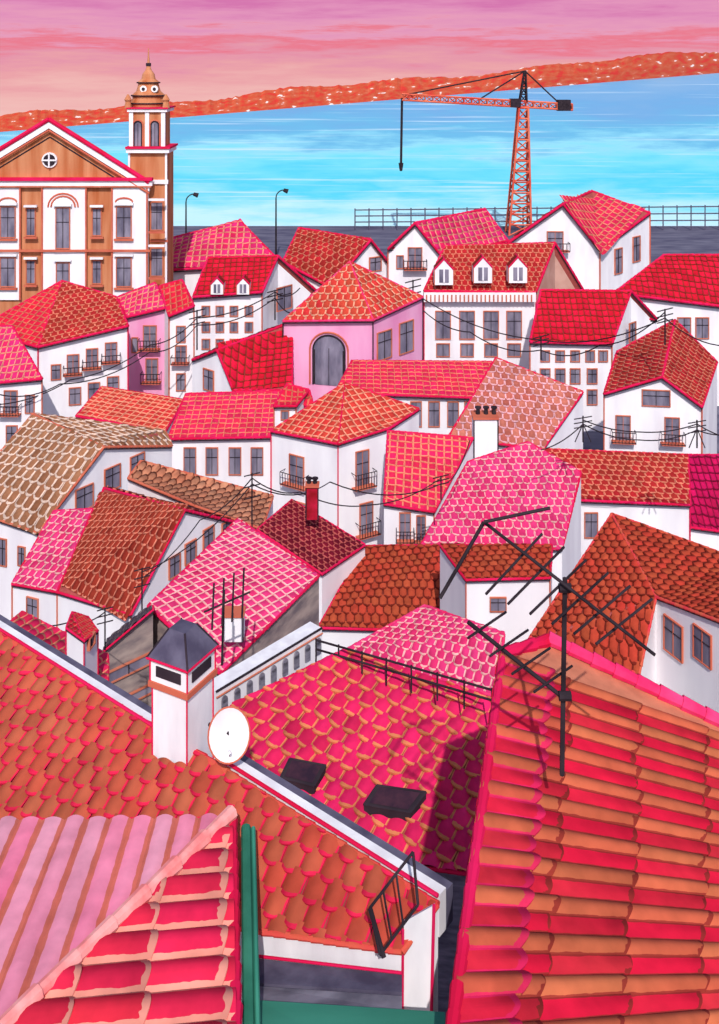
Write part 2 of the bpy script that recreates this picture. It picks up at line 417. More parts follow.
H('stone_house',27,dict(a=(148,606,0),b=(220,674,-2),c=(319,576,2),d=(238,519,5)),['abcd'],'pink2',wall=stone,tp=(9,10),r=1.6,stag=0,scal=.12)
p,R=H('stone_outbuilding',25,dict(a=(103,652),b=(153,610,1),c=(153,604,2.5),d=(108,640,2)),['abcd'],'stone',wall=stone,tp=(10,10),edge=crimson,r=1,
  win=[('ab',[(128,668,38,10),(130,698,38,8)])])  # dark horizontal bands on the wall, built with the window shape; not windows
H('orange_roofed_house',40,dict(a=(318,628),b=(470,632),c=(474,545,4),d=(364,546,5)),['abcd'],'orange2',tp=(8,10))
H('pink_roofed_house',56,dict(a=(420,547),b=(562,549),c=(581,472,4),x=(528,442,6),d=(468,462,5)),['abcxd'],'pink2',tp=(8,8),lu=.42)
H('pink_roofed_house',60,dict(a=(384,504),b=(434,512),c=(473,438,5),d=(388,431,5)),['abcd'],'crim',win=[('ab',[(405,526,10,26,'b'),(421,528,8,24,'b')])],tp=(8,8),corners='b')
H('red_roofed_house',64,dict(a=(572,500),b=(690,505),c=(688,455,5),d=(540,449,5)),['abcd'],'dred',win=[('ab',[(591,525,12,24)])],tp=(8,8),corners='ab')
H('magenta_roofed_house',65,dict(a=(688,527),b=(740,534),c=(740,455,5),d=(686,455,5)),['abcd'],'magenta',tp=(6,10))
H('courtyard_house',33,dict(f=(528,641,1),b=(639,674,0),c=(656,597,1.5),e=(740,629,-2),g=(740,560,4),h=(612,514,6)),['fbch','cegh'],'orange2',
  win=[('ce',[(674,638,14,34,'y'),(703,646,13,32,'y')])],corners='',tp=(9,10),edge=orangt,r=1.6)
H('small_white_house',37,dict(a=(466,580),b=(550,578),c=(552,545,2),d=(440,545,2.5)),['abcd'],'orange2',win=[('ab',[(498,604,15,13)])],corners='ab',tp=(9,9))
H('pink_hipped_house',25,dict(a=(343,652),b=(497,697,-1.5),c=(504,634,-.3),t=(425,606,1.3)),['abct'],'pink2',tp=(9,9),r=1.8,edge=pinkt)
H('red_roofed_house',20,dict(a=(3,628),b=(108,716,-1.5),c=(108,655,0),d=(22,612,.6)),['abcd'],'crim',tp=(10,11),edge=crimson)
# =============== near roofs
plM=(-10.52,.305,.4)
H('orange_tiled_house',10,dict(a=(-60,826,plM),b=(250,930,plM),c=(402,952,plM),d=(438,905,plM),e=(228,772,plM),f=(-60,598,plM)),['abcdef'],'coral',
  wall=whiten,tp=(21,19),edge=orangt,r=3,scal=.26,stag=1,hf=.2,sf=.1,lv=.13,lu=.43,ink=False)
K1=P(232,818,9.0); N1=P(0,1035,6.9); hd=(N1-K1); N2=K1+hd*1.16
def zl(px,py,z=6.822): 
    V=(py-HY)*K; return P(px,py,z/V)
par=empty('striped_tile_house')
E1=zl(-330,824); E2=zl(238,1150)
# long barrel tiles: one unbroken run per barrel, eave (far) to hip (near)
nL=newell([E1,K1,N2]); uL=(K1-E1).normalized(); vL=nL.cross(uL)
if vL.y>0: vL=-vL
pitch=.2; nb=int((K1-E1).length/pitch)+2
SL=lambda a,b: K1-uL*((nb-a)*pitch)+uL*.1-vL*.4+vL*(b*4.4)
tile_mesh('roof_tiles',par,SL,nL,(0,nb+1),(0,1),roofmat('ltpink',.36,0),.2,0,0,0,pitch,.5,8,clips([E1,K1,N2],nL,(E1+K1+N2)/3))
mb=MB(); mb.poly([q-UP*.04 for q in (E1,K1,N2)],roofmat('maroon')); mb.poly([q-UP*.045 for q in (K1,E2,N2)],roofmat('maroon')); mb.make('roof_deck',par)
tile_face(par,[K1,E2,N2],'corner',.26,.55,scal=0.08,stag=0,hf=.24,sf=.03,lu=.38,lv=.08,udir=E2-K1)
mb=MB(); mb.roll(K1+UP*.05,N2+UP*.05,.055,.34,paint('salmon_hip_tile',(246,170,164),(234,126,124),5))
mb.roll(K1-UP*.02,E2-UP*.02,.045,.16,crimson)
mb.make('hip_tiles',par)
mb=MB()
for a,b in ((E1,K1),(K1,E2)):
    a=a-UP*.06;b=b-UP*.06; g=ground_z(8)
    mb.poly((a,b,Vector((b.x,b.y,g)),Vector((a.x,a.y,g))),whiten)
mb.make('walls',par)
mb=MB(); a=P(246,828,8.95); b=P(250,1120,6.6)
mb.tube(a,b,.045,.045,8,greend); mb.tube(a+X*.065,b+X*.065,.02,.02,6,green)
mb.make('green_gutter')
plC=(-15.5,0,.3)
cp,R=H('courtyard_tiled_roof_house',15,dict(a=(222,770,plC),b=(384,862,plC),c=(466,874,plC),d=(494,700,plC),e=(345,650,plC),f=(232,706,plC)),['abcdef'],'court',
  wall=grey,tp=(17,17),edge=crimson,r=2,scal=.22,hf=.2,sf=.12,lv=.15,lu=.43,ink=False)
def skylight(px,py,w,h):
    mb=MB(); q=[PL(px-w*.35,py-h*.5,plC),PL(px+w*.6,py-h*.25,plC),PL(px+w*.3,py+h*.5,plC),PL(px-w*.6,py+h*.2,plC)]
    lo=[a+UP*.03 for a in q]; hi=[a+UP*.16 for a in q]
    mb.hexa(lo+hi,wood); cc=sum(hi,Vector())/4
    inn=[cc+(a-cc)*.82+UP*.012 for a in hi]; mb.poly(inn,paint('skylight_glass',(72,44,56),(50,34,48),6,rough=.4))
    for i in range(4): mb.tube(hi[i],hi[(i+1)%4],.016,None,5,wood)
    mb.make('skylight')
skylight(303,783,38,28); skylight(395,810,52,28)
# big right roof
plR=(-7.0,-.35,.1)
par=empty('striped_barrel_tile_house')
TL=PL(503,655,plR);TR=PL(775,752,plR);BR=PL(775,1075,plR);BL=PL(436,1150,plR)
TL2=PL(548,642,plR)
NR=26;NV=4
nrm=newell([TL,TR,BR,BL])
def Sr(u,v):
    t=u/NR; s=1-v/NV
    l=TL.lerp(BL,t); r=TR.lerp(BR,t); return l.lerp(r,s)
tile_mesh('roof_tiles',par,Sr,nrm,(0,NR),(0,NV),roofmat('stripe',.43,.04),.22,.015,.04,0,.15,1.0,8,None,None,True)
mb=MB(); mb.roll(TL+UP*.03,BL+UP*.03,.045,.2,crimson)
mb.roll(TL2+UP*.05,TR+UP*.05,.07,.24,pinkt)
mb.roll(TL2+UP*.02,TL+UP*.02,.06,.2,crimson)
mb.poly([p-UP*.06 for p in (TL,TR,BR,BL)],roofmat('maroon')); mb.poly([TL2-UP*.02,TR,TL],roofmat('crim'))
mb.make('ridge_tiles',par)
def Sc(u,v):
    t=u/NR; s=(1-v)*.17
    l=TL.lerp(BL,t); r=TR.lerp(BR,t); return l.lerp(r,s)+nrm*.035
tile_mesh('verge_cap_tiles',par,Sc,nrm,(0,NR),(0,1),roofmat('caps',.42,.12),.22,.03,.12,0,.16,.5,8,None,None,True)
mb=MB()
for a,b in ((TL,BL),(TL,TR)):
    a=a-UP*.1;b=b-UP*.1;g=ground_z(8); mb.poly((a,b,Vector((b.x,b.y,g)),Vector((a.x,a.y,g))),grey)
mb.make('walls',par)
# parapet along mid ridge
par=empty('parapet_wall'); mb=MB()
def strip(p,q,w,h,m,off=0):
    e=(q-p).normalized(); s=Vector((e.y,-e.x,0)).normalized(); s=-s if s.y<0 else s
    a=[p+s*off-UP*.3,q+s*off-UP*.3,q+s*(off+w)-UP*.3,p+s*(off+w)-UP*.3]; b=[v+UP*(.3+h) for v in a]
    mb.hexa(a+b,m)
pa,pb=PL(-60,596,plM),PL(160,736,plM); pc,pd=PL(226,768,plM),PL(438,903,plM)
for u,v in ((pa,pb),(pc,pd)):
    strip(u,v,.10,.05,whiten,.02); strip(u,v,.10,.02,greyroof,.125)
    mb.tube(u+UP*.06,v+UP*.06,.018,None,6,crimson)
mb.make('coping',par)
mb=MB()
mb.hexa([P(402,1075,8.1),P(430,1075,8.1),P(430,1075,8.5),P(402,1075,8.5),P(404,922,8.1),P(434,905,8.1),P(436,900,8.5),P(404,915,8.5)],whiten)
mb.tube(P(434,905,8.08),P(430,1075,8.08),.014,None,6,crimson); mb.tube(P(403,930,8.08),P(402,1075,8.08),.012,None,6,crimson)
mb.make('pillar',par)
mb=MB()
def slab(px,m,t=.06):
    q=[P(*v) for v in px]; mb.hexa([v-UP*t for v in q]+q,m)
slab([(256,958,8.4),(402,975,8.0),(402,992,7.8),(256,983,8.1)],greyroof)
slab([(256,986,8.0),(402,996,7.75),(402,1010,7.6),(256,1000,7.8)],grey)
slab([(256,1000,7.7),(445,1012,7.5),(445,1100,6.6),(256,1100,6.6)],green)
mb.tube(P(256,956,8.38),P(402,973,7.98),.012,None,6,crimson)
mb.make('green_awning_terrace')
# =============== white arcade wall
par=empty('arcaded_wall'); mb=MB()
a,b=P(216,692,18.5),P(322,628,20.5)
e=(b-a); e2=Vector((e.x,e.y,0)); ed=e2.normalized(); nn=ed.cross(UP); nn=-nn if nn.y>0 else nn
bk=-nn*.35
mb.hexa([a-UP*3,b-UP*3,b-UP*3+bk,a-UP*3+bk,a,b,b+bk,a+bk],whiten)
mb.tube(a,b,.022,None,6,dark); mb.tube(a-UP*.1+nn*.02,b-UP*.1+nn*.02,.016,None,6,frame)
for i in range(9):
    t=(i+.6)/9; c=a.lerp(b,t)+nn*.01-UP*.34
    mb.box(c,ed,UP,nn,.13,.26,.03,grey)
    mb.tube(c+UP*.13,c+UP*.13+nn*.03,.065,None,12,grey)
mb.make('arcade',par)
mb=MB(); a,b=P(316,640,17.5),P(492,690,15.5)
for dz in (.0,-.16): mb.tube(a+UP*dz,b+UP*dz,.018,None,6,dark)
for i in range(8):
    t=i/7; p_=a.lerp(b,t); mb.tube(p_+UP*.03,p_-UP*.42,.016,None,6,dark)
mb.make('roof_railing')
# =============== chimney near
def chimney(x0,x1,y0,y1,d,name='chimney'):
    par=empty(name); mb=MB(); W=(x1-x0)*K*d
    ang=math.radians(-28); e=Vector((math.cos(ang),math.sin(ang),0)); n=Vector((-e.y,e.x,0)); 
    if n.y>0: n=-n
    c0=P((x0+x1)/2,y1,d); c1=P((x0+x1)/2,y0,d)
    w=W/(abs(e.x)+abs(n.x)); hgt=c1.z-c0.z
    def blk(zb,zt,ww,m): mb.box(Vector((c0.x,c0.y,(zb+zt)/2))-n*ww/2,e,UP,n,ww,zt-zb,ww,m)
    z=c0.z
    blk(z-1.5,z+hgt*.62,w*.86,whiten)
    blk(z+hgt*.62,z+hgt*.66,w*1.0,tanl)
    blk(z+hgt*.66,z+hgt*.82,w*.92,whiten)
    for nn_,ee in ((n,e),(e,n)):
        cc=Vector((c0.x,c0.y,z+hgt*.74))+nn_*(w*.46)
        mb.box(cc,ee,UP,nn_,w*.62,hgt*.07,.012,wood)
    cc=Vector((c0.x,c0.y,0)); zb=z+hgt*.82; zt=z+hgt
    cor=[cc+e*(sx*w*.52)+n*(sy*w*.52)+UP*zb for sx,sy in ((-1,-1),(1,-1),(1,1),(-1,1))]
    top=[cc+e*(sx*w*.2)+n*(sy*w*.2)+UP*zt for sx,sy in ((-1,-1),(1,-1),(1,1),(-1,1))]
    mb.hexa(cor+top,greyroof)
    for i in range(4):
        mb.tube(cor[i],cor[(i+1)%4],.012,None,6,crimson); mb.tube(cor[i],top[i],.01,None,6,wood)
        dv_=Vector(((cor[i]-cc).x,(cor[i]-cc).y,0))
        mb.tube(cc+dv_*.84+UP*(z+hgt*.62),cc+dv_*.84+UP*(z-1),.009,None,6,crimson)
        mb.tube(cc+dv_*.9+UP*zb,cc+dv_*.9+UP*(z+hgt*.66),.009,None,6,crimson)
    mb.make('shaft_and_cap',par)
chimney(150,216,626,768,10.25)
par=empty('satellite_dish'); mb=MB(); c=P(229,733,9.7); ax=Vector((.15,-1,.15)).normalized(); s1=ax.cross(UP).normalized(); s2=s1.cross(ax)
i0=mb.mat(whiten)
for j in range(6):
    r=.21*j/5
    for k in range(28):
        t=2*math.pi*k/28; mb.v.append(tuple(c+s1*(r*.95*math.cos(t))+s2*(r*1.2*math.sin(t))+ax*(r*r*.9)))
for j in range(5):
    for k in range(28):
        mb.f.append((j*28+k,j*28+(k+1)%28,(j+1)*28+(k+1)%28,(j+1)*28+k)); mb.mi.append(i0)
for k in range(28):
    a=Vector(mb.v[5*28+k]);b=Vector(mb.v[5*28+(k+1)%28]); mb.tube(a,b,.008,None,5,tanl)
mb.tube(c,c+Vector((-.22,.2,-.05)),.02,None,6,dark); mb.tube(c-s2*.22,c+ax*.14-s2*.1,.006,None,5,whiten); mb.tube(c+ax*.12-s2*.1,c+ax*.16-s2*.1,.014,None,8,whiten)
mb.make('dish_reflector',par)
def stack(px0,px1,py0,py1,d,pots=2,m=None,name='chimney_stack',ph=7):
    par=empty(name); mb=MB(); prect(mb,px0,py0,px1,py1,d,(px1-px0)*K*d*.8,m or white)
    prect(mb,px0-1,py0-2,px1+1,py0,d-.02*d*.1,(px1-px0+2)*K*d*.85,tanl)
    for i in range(pots):
        x=px0+(px1-px0)*(i+.5)/pots; c=P(x,py0-2,d+(px1-px0)*K*d*.4)
        s=K*d; mb.tube(c,c+UP*s*ph,s*2.6,s*1.8,8,dark); mb.tube(c+UP*s*ph,c+UP*s*(ph+1.5),s*3.2,s*3.2,8,dark)
    for x in (px0,px1): mb.tube(P(x,py0,d-.01),P(x,py1,d-.01),K*d*.7,None,5,wood)
    mb.make('stack',par)
stack(474,498,420,458,66,3,None,'chimney_stack',10)
stack(306,318,488,520,43,2,paint('red_brick',(190,30,60),(140,20,30),2))
stack(223,243,618,642,25.5,0,white)
H('rooftop_hut',18.5,dict(a=(66,628,.2),b=(84,641,0),f=(98,631,.6),t=(72,612,.7),s=(88,617,1)),['abt','bfst'],'redp',win=[('bf',[(90,641,6,9)])],tp=(5,5),corners='abf',trim=crimson,r=1)
# =============== antennas
def rod(mb,a,b,r=.012): mb.tube(P(*a),P(*b),r,None,6,dark)
mb=MB(); d=8.6
rod(mb,(562,775,d),(565,578,d),.022)
rod(mb,(484,522,d+.1),(655,655,d-.3),.014)
rod(mb,(468,622,d),(566,700,d),.018)
rod(mb,(440,598,d),(484,522,d+.1),.016); rod(mb,(484,522,d),(550,508,d),.014)
for i in range(6):
    x=508+i*22; y=560+i*12
    rod(mb,(x-22,y+34-i*2,d-.25),(x+34,y-26+i*1,d+.25),.012)
for i in range(4):
    x=484+i*22; y=628+i*18; rod(mb,(x-16,y+10,d-.2),(x+22,y-16,d+.2),.011)
for (x,y) in ((565,588),(565,696)): mb.tube(P(x-6,y,d-.03),P(x+6,y,d-.03),.04,None,8,dark)
mb.make('tv_antenna')
mb=MB(); d=7.9
pts=[(370,908,d),(413,852,d+.3),(418,905,d+.1),(380,955,d-.2)]
for i in range(4): rod(mb,pts[i],pts[(i+1)%4],.012)
rod(mb,(370,908,d),(384,958,d-.2),.02)
for t in (.3,.6): 
    a=P(*pts[0]).lerp(P(*pts[1]),t); b=P(*pts[3]).lerp(P(*pts[2]),t); mb.tube(a,b,.009,None,5,dark)
mb.make('tv_antenna')
mb=MB(); d=23
rod(mb,(222,665,d),(224,590,d),.03); rod(mb,(204,612,d),(250,592,d),.022)
for x in (212,222,232,242): rod(mb,(x,630-(x-212)*.4,d-.2),(x+2,583-(x-212)*.5,d+.2),.022)
mb.make('tv_antenna')
mb=MB(); d=56
for (x,y,h) in ((583,442,26),(697,448,28)):
    rod(mb,(x,y,d),(x,y-h,d),.045); 
    for k in (.6,.78,.95): rod(mb,(x-9,y-h*k+2,d),(x+9,y-h*k-1,d),.03)
    rod(mb,(x-8,y,d),(x,y-h*.7,d),.03); rod(mb,(x+8,y,d),(x,y-h*.7,d),.03)
mb.make('roof_antenna_array')
def pole(px,py,h,d):
    mb=MB(); r=.8*K*d
    mb.tube(P(px,py,d),P(px,py-h,d),r,None,6,dark)
    for k in (.98,.82,.66): mb.tube(P(px-8,py-h*k+2,d),P(px+8,py-h*k-2,d),r*.8,None,5,dark)
    mb.make('utility_pole')
for a in ((665,345,36,86),(541,360,24,104),(197,350,40,103),(142,620,52,42),(252,545,72,44),(441,500,24,54),(105,650,42,21),(413,320,40,112),(275,320,30,112)): pole(*a)
def cable(pts,sag=6):
    mb=MB()
    for (a,b) in zip(pts,pts[1:]):
        A=P(*a);B=P(*b);n=10;pr=A
        for i in range(1,n+1):
            t=i/n; q=A.lerp(B,t)-UP*(sag*K*(a[2]+b[2])/2*4*t*(1-t)); mb.tube(pr,q,.6*K*(pr.y),None,4,dark); pr=q
    mb.make('overhead_cable')
cable([(-10,405,86),(70,380,90),(150,345,98),(197,318,102),(275,292,110),(300,288,112)])
cable([(-10,392,86),(60,384,88),(150,352,96),(197,325,102),(275,298,109),(300,310,109)],8)
cable([(413,300,110),(470,332,105),(541,350,103),(600,345,95),(665,312,86)],8)
cable([(413,292,110),(541,340,103),(665,318,86),(740,345,86)],10)
cable([(142,578,42),(200,520,43),(252,478,43),(300,492,48),(370,505,50),(441,478,54)],6)
cable([(142,572,42),(252,484,43),(330,482,48),(441,484,54),(470,440,56)],12)
cable([(583,420,56),(640,432,56),(697,424,56),(740,440,56)],3); cable([(541,450,56),(583,424,56),(640,440,56),(697,430,56),(740,432,56)],4)
cable([(20,620,30),(70,622,25),(105,612,21)],5)
# =============== church
ch=empty('church'); D=130.0; mb=MB()
def R_(x0,y0,x1,y1,d,t,m): prect(mb,x0,y0,x1,y1,d,t,m)
R_(-60,184,148,380,D,7,brownw)
A=P(-50,180,D);B=P(150,182,D);C=P(50,119,D); bk=Vector((0,3.5,-.6))
mb.poly((A,B,C),brownw); mb.poly((B,B+bk,C+bk,C),roofmat('dred')); mb.poly((A,C,C+bk,A+bk),roofmat('dred')); mb.poly((A+bk,C+bk,B+bk),brownw)
for a,b in ((A,C),(C,B)):
    f=Vector((0,-.5,0)); dn=UP*.9
    mb.hexa([a-dn*1.3,b-dn*1.3,b-dn*1.3+f,a-dn*1.3+f,a-dn*.2,b-dn*.2,b-dn*.2+f,a-dn*.2+f],white)
    mb.tube(a+f,b+f,.3,None,8,crimson); mb.tube(a-dn*1.6+f,b-dn*1.6+f,.14,None,6,tanl); mb.tube(a-dn*2.6,b-dn*2.6,.10,None,6,wood)
R_(-60,178,152,181,D-.9,.9,crimson); R_(-60,181,152,186,D-.6,.6,white); R_(-60,186,151,187.5,D-.7,.7,frame)
c=P(50,160,D)
mb.tube(c+Vector((0,.1,0)),c-Vector((0,.25,0)),1.0,None,20,white); mb.tube(c,c-Vector((0,.35,0)),.78,None,20,wood)
mb.box(c,X,UP,NY,.2,1.9,.5,white); mb.box(c,X,UP,NY,1.9,.2,.48,white)
for x0,x1 in ((-40,-20),(-4,20),(42,86),(112,148)):
    R_(x0,188,x1,300,D-.35,.35,white)
for x in (-4,20,42,86,112,147): R_(x-1,188,x+.6,300,D-.55,.2,tanl)
R_(-60,250,150,252,D-.7,.35,tanl)
A0=P(0,0,D-.36);B0=P(100,0,D-.36)
def cw(x,y,w,h,k='w'): 
    window(mb,A0,B0,x,y,w,h,k)
    c=P(x,y,D-.4); s=K*D
    mb.box(c+UP*(h/2+3)*s,X,UP,NY,(w+5)*s,2*s,.4,white); mb.box(c-UP*(h/2+2.5)*s,X,UP,NY,(w+5)*s,2*s,.35,tanl)
for x in (8,124): 
    cw(x,222,14,30); cw(x,272,14,28)
    c=P(x,202,D-.4); s=K*D
    for k in range(8):
        t0=math.pi*k/8;t1=math.pi*(k+1)/8
        mb.tube(c+X*8.5*s*math.cos(t0)+UP*4*s*math.sin(t0),c+X*8.5*s*math.cos(t1)+UP*4*s*math.sin(t1),.12,None,5,tanl)
cw(63,228,13,40); cw(63,274,12,22)
c=P(63,207,D-.38); s=K*D
for k in range(10):
    t0=math.pi*k/10;t1=math.pi*(k+1)/10
    for rr,m_ in ((12,tanl),(15,tanl)):
        mb.tube(c+X*rr*s*math.cos(t0)+UP*rr*s*.9*math.sin(t0),c+X*rr*s*math.cos(t1)+UP*rr*s*.9*math.sin(t1),.12,None,5,m_)
A0=P(0,0,D-.01);B0=P(100,0,D-.01)
for x in (31,97): cw(x,222,8,26); cw(x,272,8,22)
T=131.0
R_(128,152,167,390,T,4.5,brownw)
for x in (128,165): R_(x,150,x+2,390,T-.2,.2,white)
R_(126,149,169,153,T-.6,5.4,white); R_(125,147,170,149,T-.8,5.8,crimson)
A0=P(0,0,T-.01);B0=P(200,0,T-.01)
for y in (216,262): cw(157,y,11,27)
R_(150,180,168,184,T-.3,.3,white); R_(150,240,168,242,T-.3,.3,tanl)
R_(130,112,164,147,T+.4,4.2,brownw)
R_(127,109,167,112,T,5,white); R_(126,107.5,168,109,T-.2,5.4,crimson)
for x in (129,145,161): R_(x,112,x+4,147,T+.2,.4,white)
A0=P(0,0,T+.39);B0=P(200,0,T+.39)
for x in (138,155): window(mb,A0,B0,x,132,8,28,'a')
for x in (128,166): 
    q=P(x,108,T+.3); mb.lathe(q,[(.5,q.z),(.35,q.z+.8),(.5,q.z+1.1),(.1,q.z+1.8)],brownw,10)
cc=Vector(P(148.5,100,T+2.8)); zz=lambda y: P(0,y,T+2.8).z
s=K*(T+2.8)
mb.lathe(cc,[(17*s,zz(107.5)),(18*s,zz(103)),(15.5*s,zz(98)),(16.5*s,zz(95)),(12*s,zz(91)),(10*s,zz(84)),(11*s,zz(82)),(7*s,zz(79)),(6*s,zz(74)),(3*s,zz(70)),(1.4*s,zz(64)),(.8*s,zz(56)),(0.3*s,zz(48))],brownw,20)
for rr,yy in ((18.4,103),(16.8,95.4),(11.2,82.6)):
    for k in range(20):
        t0=2*math.pi*k/20;t1=2*math.pi*(k+1)/20
        mb.tube(Vector((cc.x+rr*s*math.cos(t0),cc.y+rr*s*math.sin(t0),zz(yy))),Vector((cc.x+rr*s*math.cos(t1),cc.y+rr*s*math.sin(t1),zz(yy))),.1,None,5,wood)
for dx in (-5,6):
    c=P(148.5+dx,89,T+1.3); mb.tube(c+Vector((0,.3,0)),c-Vector((0,.1,0)),.45,None,14,white); mb.tube(c,c-Vector((0,.2,0)),.22,None,10,wood)
mb.tube(Vector((cc.x,cc.y,zz(66))),Vector((cc.x,cc.y,zz(63))),.35,None,8,wood)
mb.make('facade_and_tower',ch)
# =============== crane
par=empty('harbour_crane'); mb=MB(); d=236.0; s=K*d
zg=CAMZ-41
def lattice(p0,p1,w0,w1,n,e,f,m,r):
    cs=[]
    for i in range(n+1):
        t=i/n; c=p0.lerp(p1,t); w=w0+(w1-w0)*t
        cs.append([c+e*(a*w/2)+f*(b*w/2) for a,b in((-1,-1),(1,-1),(1,1),(-1,1))])
    for i in range(n):
        for k in range(4):
            mb.tube(cs[i][k],cs[i+1][k],r,None,5,m); mb.tube(cs[i+1][k],cs[i+1][(k+1)%4],r*.7,None,4,m)
            j=(k+1)%4
            mb.tube(cs[i][k],cs[i+1][j],r*.6,None,4,m)
Y=Vector((0,1,0))
b0=P(518.5,0,d); b0.z=zg; t0=P(523,108,d)
lattice(b0,t0,22*s,9*s,12,X,Y,craneo,.28)
lattice(P(402,97,d),P(572,107,d),6*s,6*s,22,UP,Y,craneo,.22)
ap=P(525,71,d)
lattice(P(523,102,d),ap,7*s,1.5*s,4,X,Y,dark,.22)
for q in ((480,99),(560,104),(405,95)): mb.tube(ap,P(q[0],q[1],d),.18,None,5,dark)
prect(mb,558,100,571,111,d-1.2,2.4,dark); prect(mb,511,99,521,107,d-1.5,3,wood)
mb.tube(P(402,98,d),P(401,165,d),.3,None,5,dark); mb.tube(P(401,163,d),P(401,171,d),.6,.3,8,dark)
mb.make('lattice',par)
def lamp(px,top,d,dirx):
    mb=MB(); s=K*d; b=P(px,0,d); b.z=zg; t=P(px,top+8,d)
    mb.tube(b,t,.22,.14,8,dark); pr=t
    for i in range(1,7):
        a=math.pi*.5*i/6; q=t+X*(dirx*8*s*(1-math.cos(a)))+UP*(8*s*math.sin(a)); mb.tube(pr,q,.13,None,6,dark); pr=q
    mb.tube(pr-X*dirx*.1,pr+X*dirx*4*s-UP*.3,.35,.5,8,dark); mb.make('street_lamp')
lamp(186,194,205,1); lamp(276,190,205,1)
mb=MB(); d=241
for y0,y1 in ((210,206),(216,213),(222,220)): mb.tube(P(355,y0,d),P(760,y1,d),.16,None,5,greyroof)
x=355
while x<762:
    p_=P(x,208.5-(x-355)*.01,d); mb.tube(p_,Vector((p_.x,p_.y,zg)),.16,None,5,greyroof); x+=14
mb.make('quay_fence')
# =============== ground, water, shore, sky
gm=paint('quay_paving',(112,110,126),(82,80,100),0.15,(1,3,1))
me=bpy.data.meshes.new('ground'); vs=[];fs=[]
ys=[-40,0,8,14,22,35,50,75,105,150,200,247]
for y in ys:
    for x in (-500,-200,-60,0,60,200,500): vs.append((x,y,ground_z(y)))
for j in range(len(ys)-1):
    for i in range(6): fs.append((j*7+i,j*7+i+1,(j+1)*7+i+1,(j+1)*7+i))
o=len(vs); vs+=[(-500,247,zg),(500,247,zg),(500,247,zg-4),(-500,247,zg-4)]; fs.append((o,o+3,o+2,o+1))
me.from_pydata(vs,[],fs); me.materials.append(gm); ob=bpy.data.objects.new('ground',me); scene.collection.objects.link(ob)
WZ=CAMZ-42
def shore(px): 
    y=132-(px)*(132-73)/719.0; return 42/((y-HY)*K)
sa=P(-150,0,shore(-150)); sb=P(805,0,shore(805))
m,nt,b=newmat('river_water'); L=nt.links.new; N=nt.nodes.new
ge=N('ShaderNodeNewGeometry'); sp=N('ShaderNodeSeparateXYZ'); L(ge.outputs['Position'],sp.inputs[0])
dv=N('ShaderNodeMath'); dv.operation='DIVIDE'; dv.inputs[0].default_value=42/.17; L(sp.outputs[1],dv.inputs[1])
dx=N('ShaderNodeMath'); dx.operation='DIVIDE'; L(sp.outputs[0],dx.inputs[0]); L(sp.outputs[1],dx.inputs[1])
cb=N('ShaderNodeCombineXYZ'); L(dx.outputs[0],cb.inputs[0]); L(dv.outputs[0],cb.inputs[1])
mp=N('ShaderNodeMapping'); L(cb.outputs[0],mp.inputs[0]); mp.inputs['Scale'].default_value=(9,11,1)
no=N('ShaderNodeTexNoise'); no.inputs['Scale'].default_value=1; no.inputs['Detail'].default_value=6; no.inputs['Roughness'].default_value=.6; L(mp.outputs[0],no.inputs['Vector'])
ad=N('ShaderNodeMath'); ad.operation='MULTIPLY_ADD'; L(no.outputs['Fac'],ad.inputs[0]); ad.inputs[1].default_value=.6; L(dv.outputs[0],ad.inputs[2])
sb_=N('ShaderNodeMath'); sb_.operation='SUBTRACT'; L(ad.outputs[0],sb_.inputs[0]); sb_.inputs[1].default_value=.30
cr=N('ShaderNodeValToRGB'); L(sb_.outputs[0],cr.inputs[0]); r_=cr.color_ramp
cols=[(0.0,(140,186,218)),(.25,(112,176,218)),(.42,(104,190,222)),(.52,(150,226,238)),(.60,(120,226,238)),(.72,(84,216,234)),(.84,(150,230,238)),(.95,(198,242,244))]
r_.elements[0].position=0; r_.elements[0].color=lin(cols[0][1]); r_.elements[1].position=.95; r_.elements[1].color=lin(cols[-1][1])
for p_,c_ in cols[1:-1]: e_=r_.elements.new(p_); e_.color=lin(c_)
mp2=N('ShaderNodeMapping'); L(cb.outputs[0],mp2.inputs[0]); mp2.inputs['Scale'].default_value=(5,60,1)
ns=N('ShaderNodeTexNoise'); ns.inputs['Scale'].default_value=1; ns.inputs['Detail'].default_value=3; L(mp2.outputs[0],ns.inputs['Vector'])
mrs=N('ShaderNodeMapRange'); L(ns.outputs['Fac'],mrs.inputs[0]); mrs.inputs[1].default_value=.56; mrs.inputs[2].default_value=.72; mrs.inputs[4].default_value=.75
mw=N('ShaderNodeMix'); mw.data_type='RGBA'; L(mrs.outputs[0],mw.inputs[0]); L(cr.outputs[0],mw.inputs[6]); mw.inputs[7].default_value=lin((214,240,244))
L(mw.outputs[2],b.inputs['Base Color']); b.inputs['Roughness'].default_value=.6; b.inputs['Specular IOR Level'].default_value=.1
mb=MB(); mb.poly([Vector((-1500,246.5,WZ)),Vector((1500,246.5,WZ)),Vector((sb.x+400,sb.y,WZ)),Vector((sb.x,sb.y,WZ)),Vector((sa.x,sa.y,WZ)),Vector((-1500,sa.y-300,WZ))],m); mb.make('river')
m,nt,b=newmat('far_shore_land'); L=nt.links.new; N=nt.nodes.new
tc=N('ShaderNodeUVMap'); tc.uv_map='u'
no=N('ShaderNodeTexNoise'); no.inputs['Scale'].default_value=9; no.inputs['Detail'].default_value=2; L(tc.outputs[0],no.inputs['Vector'])
cr=N('ShaderNodeValToRGB'); L(no.outputs['Fac'],cr.inputs[0]); r_=cr.color_ramp; r_.elements[0].position=.35; r_.elements[0].color=lin((214,58,48)); r_.elements[1].position=.69; r_.elements[1].color=lin((250,228,216))
